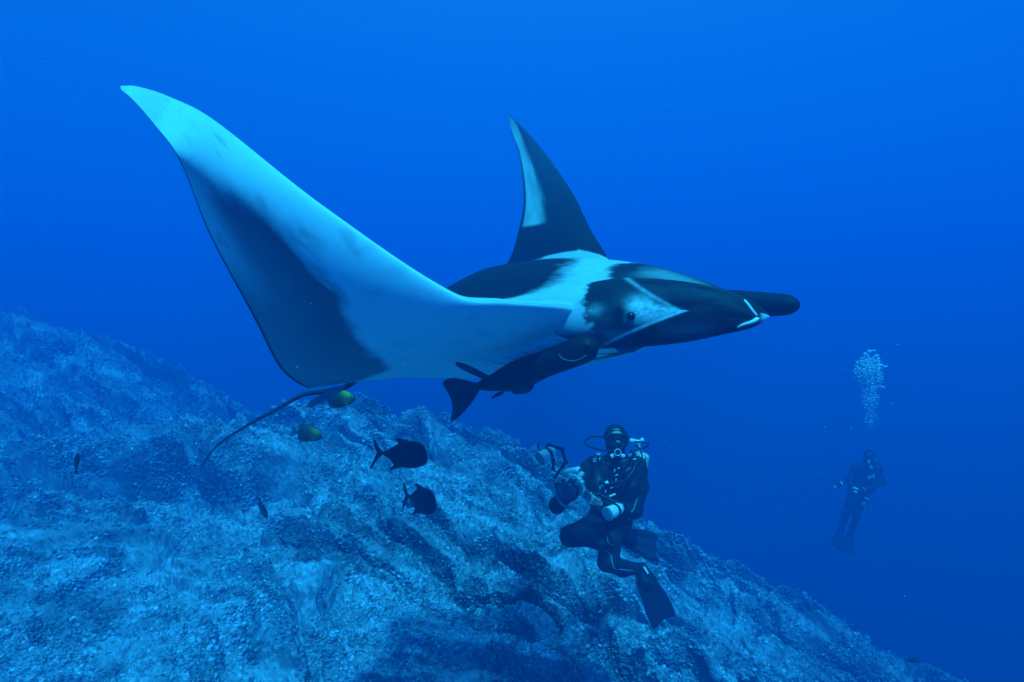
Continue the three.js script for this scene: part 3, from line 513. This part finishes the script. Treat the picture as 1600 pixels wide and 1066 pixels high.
  hose([P(988, 690, 0.20), P(1000, 691, 0.14), P(1013, 694, 0.06), P(1008, 699, -0.02), P(992, 705, -0.1), P(980, 722, -0.15), P(972, 745, -0.17)]);
  hose([P(990, 695, 0.2), P(1000, 702, 0.1), P(1004, 720, 0.0), P(1004, 745, -0.05), P(1001, 770, -0.06), P(990, 786, -0.1)]);
  // tank behind the left shoulder
  const tank = thingPart('air_tank', o);
  part('cylinder', cyl(P(1000, 708, 0.22), P(985, 800, 0.26), 0.088, 0.088, 32, 0.03), tankPaint, tank);
  part('valve', mergeGeometries([cyl(P(995, 690, 0.2), P(1000, 708, 0.21), 0.018, 0.022), cyl(P(984, 688, 0.2), P(1002, 692, 0.2), 0.02, 0.02), cyl(P(1000, 689, 0.19), P(1006, 687, 0.19), 0.016, 0.02)]), metal, tank);
  part('tank_band', cyl(P(995, 735, 0.228), P(993.6, 744, 0.23), 0.092, 0.092, 32), rubber, tank);
  // jacket with webbing, rings and clips
  const vest = thingPart('buoyancy_vest', o), vc = [[P(930, 722, -0.03), P(936, 760, -0.07), 0.06, 0.07], [P(990, 722, -0.03), P(984, 760, -0.07), 0.06, 0.07], [P(936, 760, -0.07), P(938, 796, -0.05), 0.08, 0.075], [P(984, 760, -0.07), P(976, 800, -0.05), 0.08, 0.075]];
  part('jacket', bodyOf(vc, 0.013, 0.02), rubber, vest);
  part('chest_strap', tube([P(936, 752, -0.155), P(950, 755, -0.17), P(965, 754, -0.17), P(982, 751, -0.155)], 0.014, 30, 8, 0.014), suit, vest);
  part('waist_strap', tube([P(930, 795, -0.12), P(945, 800, -0.16), P(960, 801, -0.16), P(980, 797, -0.12)], 0.02, 30, 8, 0.02), suit, vest);
  part('buckle', cyl(P(945, 754, -0.185), P(951, 755, -0.19), 0.012, 0.012), metal, vest); part('buckle', cyl(P(953, 799, -0.185), P(960, 800, -0.185), 0.016, 0.016), metal, vest);
  for (const [x, y] of [[931, 704], [933, 712], [927, 716], [960, 735], [963, 742], [962, 750], [966, 731], [942, 757], [937, 762], [948, 752], [972, 718], [979, 706], [986, 712], [955, 762], [946, 768], [971, 790]]) { const c = onBody(x, y, 0.03), r = part('clip', new THREE.TorusGeometry(0.011 + 0.004 * rnd(), 0.0032, 6, 16).applyMatrix4(new THREE.Matrix4().makeRotationFromEuler(new THREE.Euler(rnd() * 2, rnd() * 2, rnd() * 3))).translate(c.x, c.y, Math.max(c.z, -D0 + 0.16)), metal, vest); }
  part('inflator_hose', tube([P(985, 704, 0.05), P(993, 715, -0.1), P(990, 735, -0.2), P(977, 752, -0.23), P(970, 770, -0.2)], 0.016, 50, 10, 0.016), rubber, vest);
  part('pocket_label', cyl(P(952, 776, -0.19), P(962, 772, -0.19), 0.009, 0.009), paleGear, vest);
  // wetsuit piping
  const line = (pts) => part('piping', tube(pts.map((q) => onBody(q[0], q[1], 0.003)), 0.0042, 50, 6, 0.0042), suitTrim, o);
  line([[942, 862], [946, 861], [951, 864], [955, 870], [957, 880], [960, 888], [968, 890], [978, 891], [990, 892]]);
  line([[949, 838], [950, 846], [954, 851], [960, 852]]);
  line([[975, 739], [982, 733], [989, 730], [995, 731], [998, 735]]);
  line([[986, 801], [990, 796], [993, 787], [996, 776]]);
  // hands on the grips
  part('hand', handGeometry(P(937, 787, -0.385), P(922, 780, -0.45), V(0.1, 0.9, 0.5), 0.004, 0.55), skinTone, o);
  part('hand', handGeometry(P(889, 774, -0.30), P(876, 757, -0.36), V(0.9, 0.2, 0.5), 0.004, 0.55), skinTone, o);
  // fins
  const A = finParts(o, P(1001, 890, 0.08), P(1010, 909, 0.04), P(1043, 975, -0.04), 0.235, V(0.25, 0.15, 0.95), { blade: rubber });
  part('fin_buckle', cyl(P(1006, 886, 0.0), P(1013, 897, -0.03), 0.011, 0.009), paleGear, A.f);
  const B = finParts(o, P(966, 838, 0.17), P(985, 843, 0.20), P(1035, 856, 0.34), 0.25, V(-0.2, 0.55, 0.8), { blade: finBlade });
  for (const k of [-0.5, 0, 0.5]) part('rib', tube([0.1, 0.5, 0.95].map((s) => P(985, 843, 0.20).addScaledVector(B.d, -0.06).lerp(P(1035, 856, 0.34), s).addScaledVector(B.side, k * 0.22 * mix(0.6, 1, s)).addScaledVector(B.nr, -0.05 * s * s)), 0.011, 20, 6, 0.006), rubber, B.f);
  part('fin_buckle', cyl(P(960, 829, 0.03), P(966, 829, 0.04), 0.010, 0.010), paleGear, B.f);

  // the camera rig, held in both hands
  const c = thing('underwater_camera', 'silver underwater camera housing with domed port and two white strobes held by the near diver', 'camera');
  const R = (x, y, z) => P(x, y, z), view = V(-0.55, -0.22, 0.80).normalize(), hc = R(897, 757, -0.40), upv = V(-0.35, 0.92, 0.05);
  const boxy = (w, h, d, b) => { const s = new THREE.Shape(); s.moveTo(-w / 2 + b, -h / 2); s.lineTo(w / 2 - b, -h / 2); s.lineTo(w / 2, -h / 2 + b); s.lineTo(w / 2, h / 2 - b); s.lineTo(w / 2 - b, h / 2); s.lineTo(-w / 2 + b, h / 2); s.lineTo(-w / 2, h / 2 - b); s.lineTo(-w / 2, -h / 2 + b); s.closePath(); return new THREE.ExtrudeGeometry(s, { depth: d, bevelEnabled: true, bevelSize: 0.008, bevelThickness: 0.008, bevelSegments: 2 }).translate(0, 0, -d / 2); };
  const orient = (g, pos) => { const z = view.clone(), x = V().crossVectors(upv, z).normalize(), y = V().crossVectors(z, x); return g.applyMatrix4(new THREE.Matrix4().makeBasis(x, y, z).setPosition(pos)); };
  const xa = V().crossVectors(upv, view).normalize(), ya = V().crossVectors(view, xa), off = (x, y, z) => hc.clone().addScaledVector(xa, x).addScaledVector(ya, y).addScaledVector(view, z);
  const dull = std(0.42, 0.50, 0.50, 0.4); part('housing', mergeGeometries([orient(boxy(0.20, 0.14, 0.10, 0.025), hc), orient(boxy(0.09, 0.05, 0.07, 0.015), off(0, 0.085, 0))]), dull, c);
  part('port_ring', orient(new THREE.TorusGeometry(0.082, 0.011, 12, 48), off(-0.015, -0.01, 0.085)), rubber, c);
  part('dome_port', orient(new THREE.SphereGeometry(0.08, 40, 20, 0, Math.PI * 2, 0, Math.PI / 2).rotateX(Math.PI / 2).scale(1, 1, 0.7), off(-0.015, -0.01, 0.085)), new THREE.MeshStandardMaterial({ color: new THREE.Color().setRGB(0.02, 0.10, 0.16), roughness: 0.15 }), c);
  part('port_shade', orient(new THREE.TorusGeometry(0.115, 0.011, 10, 40, 2.3).rotateZ(2.6), off(-0.03, -0.05, 0.07)), suitTrim, c);
  for (const s of [-1, 1]) { const g = thingPart('grip', c); part('handle', cyl(off(s * 0.145, -0.065, 0.02), off(s * 0.145, 0.07, 0.03), 0.017, 0.015), rubber, g); part('bracket', cyl(off(s * 0.09, -0.06, 0), off(s * 0.15, -0.066, 0.02), 0.011), metal, g); part('bracket', cyl(off(s * 0.09, 0.065, 0), off(s * 0.15, 0.07, 0.03), 0.011), metal, g); }
  for (let i = 0; i < 20; i++) { const p0 = off(-0.09 + 0.012 * i, -0.04 + 0.14 * rnd() * (i > 12 ? 1 : 0.3) + (i > 12 ? 0 : 0.10), 0.055 + 0.02 * rnd()); part('control_knob', cyl(p0, p0.clone().addScaledVector(view, 0.02 + 0.02 * rnd()).addScaledVector(ya, 0.012), 0.005 + 0.009 * rnd() ** 2), i % 3 ? metal : paleGear, c); }
  part('top_plate', orient(boxy(0.12, 0.012, 0.05, 0.004), off(0.03, 0.118, 0.01)), metal, c);
  const arm = (pts) => { for (let i = 0; i < pts.length - 1; i++) { part('strobe_arm', cyl(pts[i], pts[i + 1], 0.012, 0.012), rubber, c); part('clamp', mergeGeometries([new THREE.SphereGeometry(0.02, 14, 10).translate(pts[i + 1].x, pts[i + 1].y, pts[i + 1].z), cyl(pts[i + 1].clone().add(V(-0.018, 0.0, 0.02)), pts[i + 1].clone().add(V(0.018, 0.01, 0.02)), 0.012)]), rubber, c); } };
  arm([off(-0.145, 0.08, 0.03), R(884, 722, -0.36), R(878, 702, -0.38), R(858, 696, -0.42), R(852, 703, -0.44)]);
  arm([off(0.145, 0.08, 0.03), R(935, 772, -0.42), R(965, 786, -0.46), R(970, 794, -0.5)]);
  part('cable', tube([R(846, 691, -0.42), R(841, 694, -0.42), R(843, 702, -0.43), R(862, 716, -0.4), R(864, 733, -0.4), R(880, 742, -0.38), R(890, 748, -0.36)], 0.005, 60, 6, 0.005), rubber, c);
  part('float_arm', cyl(R(865, 716, -0.41), R(864, 735, -0.41), 0.014, 0.012), rubber, c);
  const strobe = (a, b) => { const s = thingPart('strobe', c), d = b.clone().sub(a).normalize(), L = a.distanceTo(b), at2 = (k) => a.clone().addScaledVector(d, k * L);
    part('strobe_cap', cyl(at2(0), at2(0.3), 0.034, 0.047, 30, 0.012), paleGear, s); part('strobe_band', cyl(at2(0.31), at2(0.46), 0.050, 0.050, 30), rubber, s); part('strobe_body', cyl(at2(0.45), at2(0.9), 0.048, 0.052, 30), paleGear, s); part('strobe_rim', cyl(at2(0.905), at2(0.97), 0.055, 0.055, 30), suitTrim, s); part('strobe_lens', cyl(at2(0.975), at2(1.0), 0.047, 0.043, 30), new THREE.MeshStandardMaterial({ color: new THREE.Color().setRGB(0.08, 0.25, 0.35), roughness: 0.15 }), s); };
  strobe(R(866, 704, -0.45), R(842, 718, -0.53)); strobe(R(971, 793, -0.50), R(948, 804, -0.60));
}
// ---------------------------------------------------------------- the far diver and the bubbles
{
  const D0 = 13, P = (x, y, z = 0) => at(x, y, D0 + z);
  const o = thing('person', 'distant hazy scuba diver hanging upright in blue water under a column of bubbles', 'person');
  const head = P(1358, 713, -0.05), caps = [
    [P(1358, 710, 0), P(1357, 716, -0.03), 0.105, 0.09], [P(1357, 718, 0), P(1355, 727, 0.02), 0.07, 0.09],
    [P(1346, 732, 0.02), P(1366, 732, 0.02), 0.14, 0.14], [P(1343, 748, 0.02), P(1361, 750, 0.02), 0.15, 0.15], [P(1336, 766, 0.02), P(1350, 768, 0.02), 0.14, 0.14],
    [P(1338, 731, 0), P(1326, 750, -0.08), 0.085, 0.07], [P(1326, 750, -0.08), P(1332, 766, -0.34), 0.066, 0.046],
    [P(1371, 733, 0), P(1378, 754, -0.06), 0.085, 0.075], [P(1378, 754, -0.06), P(1352, 766, -0.34), 0.07, 0.046],
    [P(1334, 772, 0), P(1322, 802, -0.06), 0.11, 0.078], [P(1322, 802, -0.06), P(1313, 834, 0.06), 0.076, 0.05],
    [P(1347, 774, 0), P(1339, 804, -0.04), 0.11, 0.078], [P(1339, 804, -0.04), P(1328, 838, 0.08), 0.076, 0.05]];
  part('body', bodyOf(caps, 0.025, 0.02), suit, o);
  part('face', new THREE.SphereGeometry(1, 20, 14).scale(0.07, 0.09, 0.05).translate(head.x, head.y - 0.02, head.z + 0.05), skinTone, o);
  const mask = thingPart('mask', o);
  part('mask_frame', new THREE.TorusGeometry(0.07, 0.014, 8, 24).scale(1.15, 0.7, 1).translate(head.x, head.y + 0.01, head.z + 0.095), rubber, mask);
  part('lens', new THREE.SphereGeometry(0.068, 20, 10).scale(1.15, 0.7, 0.2).translate(head.x, head.y + 0.01, head.z + 0.09), glass, mask);
  part('second_stage', cyl(V(head.x, head.y - 0.085, head.z + 0.09), V(head.x, head.y - 0.09, head.z + 0.15), 0.038, 0.032), rubber, o);
  part('hose', tube([P(1364, 712, 0.15), P(1373, 715, 0.1), P(1372, 724, -0.02), P(1362, 722, -0.14)], 0.01, 40, 6, 0.01), rubber, o);
  part('air_tank', cyl(P(1366, 722, 0.22), P(1350, 768, 0.22), 0.09, 0.09, 24, 0.03), tankPaint, o);
  part('buoyancy_vest', bodyOf([[P(1343, 733, -0.04), P(1338, 762, -0.04), 0.09, 0.10], [P(1368, 734, -0.04), P(1360, 764, -0.04), 0.09, 0.10]], 0.025, 0.02), rubber, o);
  for (const [x, y] of [[1358, 722], [1361, 730], [1365, 744], [1359, 746]]) part('clip', new THREE.TorusGeometry(0.026, 0.009, 6, 14).translate(...P(x, y, -0.19).toArray()), metal, o);
  part('knee_stripe', tube([P(1315, 795, -0.1), P(1320, 797, -0.145), P(1325, 799, -0.13)], 0.009, 20, 6, 0.009), suitTrim, o);
  part('hand', handGeometry(P(1332, 765, -0.34), P(1336, 768, -0.42), V(0.2, 0.9, 0.3), 0.006, 0.5), skinTone, o);
  part('hand', handGeometry(P(1352, 765, -0.34), P(1347, 768, -0.42), V(-0.2, 0.9, 0.3), 0.006, 0.5), skinTone, o);
  finParts(o, P(1313, 833, 0.08), P(1312, 840, -0.04), P(1308, 855, -0.42), 0.24, V(0.1, 0.6, 0.8), { blade: rubber });
  finParts(o, P(1328, 837, 0.1), P(1327, 844, -0.02), P(1323, 862, -0.40), 0.25, V(0, 0.6, 0.8), { blade: rubber });
  const c = thing('underwater_camera', 'small dark underwater camera with pale strobes held by the distant diver', 'camera');
  const h = P(1341, 766, -0.46);
  part('housing', new THREE.BoxGeometry(0.17, 0.13, 0.1, 1, 1, 1).applyMatrix4(new THREE.Matrix4().makeRotationZ(-0.2)).translate(h.x, h.y, h.z), rubber, c);
  part('port', cyl(h.clone().add(V(0, 0, 0.04)), h.clone().add(V(0.01, -0.01, 0.14)), 0.05, 0.055), rubber, c);
  part('top_plate', cyl(P(1333, 762, -0.58), P(1340, 765, -0.58), 0.028, 0.028), paleGear, c); part('top_plate', cyl(P(1334, 768, -0.58), P(1339, 770, -0.58), 0.022, 0.022), paleGear, c);
  part('strobe_arm', tube([P(1334, 764, -0.46), P(1324, 755, -0.5), P(1313, 757, -0.52)], 0.014, 20, 6, 0.014), rubber, c); part('strobe_arm', tube([P(1348, 768, -0.46), P(1356, 774, -0.5), P(1352, 784, -0.52)], 0.014, 20, 6, 0.014), rubber, c);
  for (const [a, b] of [[[1312, 757], [1305, 761]], [[1353, 782], [1350, 788]]]) { const s = thingPart('strobe', c), A = P(...a, -0.52), B = P(...b, -0.62); part('strobe_body', cyl(A, B, 0.055, 0.06), rubber, s); const d = B.clone().sub(A); part('strobe_cap', cyl(A.clone().addScaledVector(d, -0.35), A.clone().addScaledVector(d, -0.02), 0.04, 0.05), paleGear, s); part('strobe_lens', cyl(B, B.clone().addScaledVector(d, 0.06), 0.04, 0.04), paleGear, s); }
}
{ // breath bubbles above the far diver: a mushroom of small ones with a few large at its head
  const N = 5000, m = new THREE.MeshPhysicalMaterial({ color: new THREE.Color().setRGB(0.95, 1.0, 1.0), roughness: 0.25, transmission: 0.12, thickness: 0 });
  const g = new THREE.SphereGeometry(1, 12, 8), im = new THREE.InstancedMesh(g, m, N), mt = new THREE.Matrix4();
  const gauss = () => (rnd() + rnd() + rnd() - 1.5) * 1.15;
  for (let i = 0; i < N; i++) {
    const k = rnd(); let x, y, r, z;
    if (k < 0.66) { x = 1358 + 15 * gauss(); y = 579 + 15 * gauss(); r = 0.009 + 0.022 * rnd() ** 5; z = gauss() * 0.18; }
    else if (k < 0.90) { const t = rnd(); x = 1361 - 1 * t + (14 - 4 * t) * gauss(); y = 590 + 44 * t ** 1.6 + 4 * gauss(); r = 0.006 + 0.012 * rnd() ** 4; z = gauss() * 0.16; }
    else { const t = rnd() ** 2.2; x = 1361 + 9 * gauss(); y = 622 + 46 * t + 4 * gauss(); r = 0.005 + 0.009 * rnd() ** 2; z = gauss() * 0.12; }
    const p = at(x, y, 12.9 + z); mt.makeScale(r * (0.9 + 0.3 * rnd()), r * 0.75, r).setPosition(p); im.setMatrixAt(i, mt);
  }
  [[1359, 549, 0.045], [1352, 553, 0.038], [1370, 556, 0.042], [1377, 571, 0.040], [1384, 573, 0.036], [1336, 581, 0.034], [1380, 605, 0.032], [1362, 606, 0.026], [1345, 566, 0.034], [1373, 586, 0.03], [1394, 631, 0.016], [1330, 669, 0.014], [1366, 548, 0.03], [1349, 560, 0.03]].forEach(([x, y, r], i) => { mt.makeScale(r * 1.25, r * 0.75, r).setPosition(at(x, y, 12.75)); im.setMatrixAt(i, mt); });
  im.name = 'bubbles'; shade(im); im.userData = { kind: 'stuff', label: 'column of pale breath bubbles rising above the distant diver', category: 'bubbles' };
  scene.add(im);
}
{ // specks drifting in the water
  const N = 800, im = new THREE.InstancedMesh(new THREE.IcosahedronGeometry(1, 0), std(0.6, 0.65, 0.62, 0.8), N), mt = new THREE.Matrix4();
  for (let i = 0; i < N; i++) { const d = 1.3 + 6 * rnd() ** 1.3, p = V((rnd() * 2 - 1) * 1.05 * d, (rnd() * 2 - 1) * 0.75 * d, -d), r = (0.0004 + 0.0010 * rnd() ** 4) * Math.sqrt(d); mt.makeScale(r, r * (0.6 + rnd()), r).setPosition(p); im.setMatrixAt(i, mt); }
  im.name = 'drifting_specks'; im.userData = { kind: 'stuff', label: 'tiny pale specks drifting in the water', category: 'specks' };
  scene.add(im);
}
renderer.render(scene, camera);
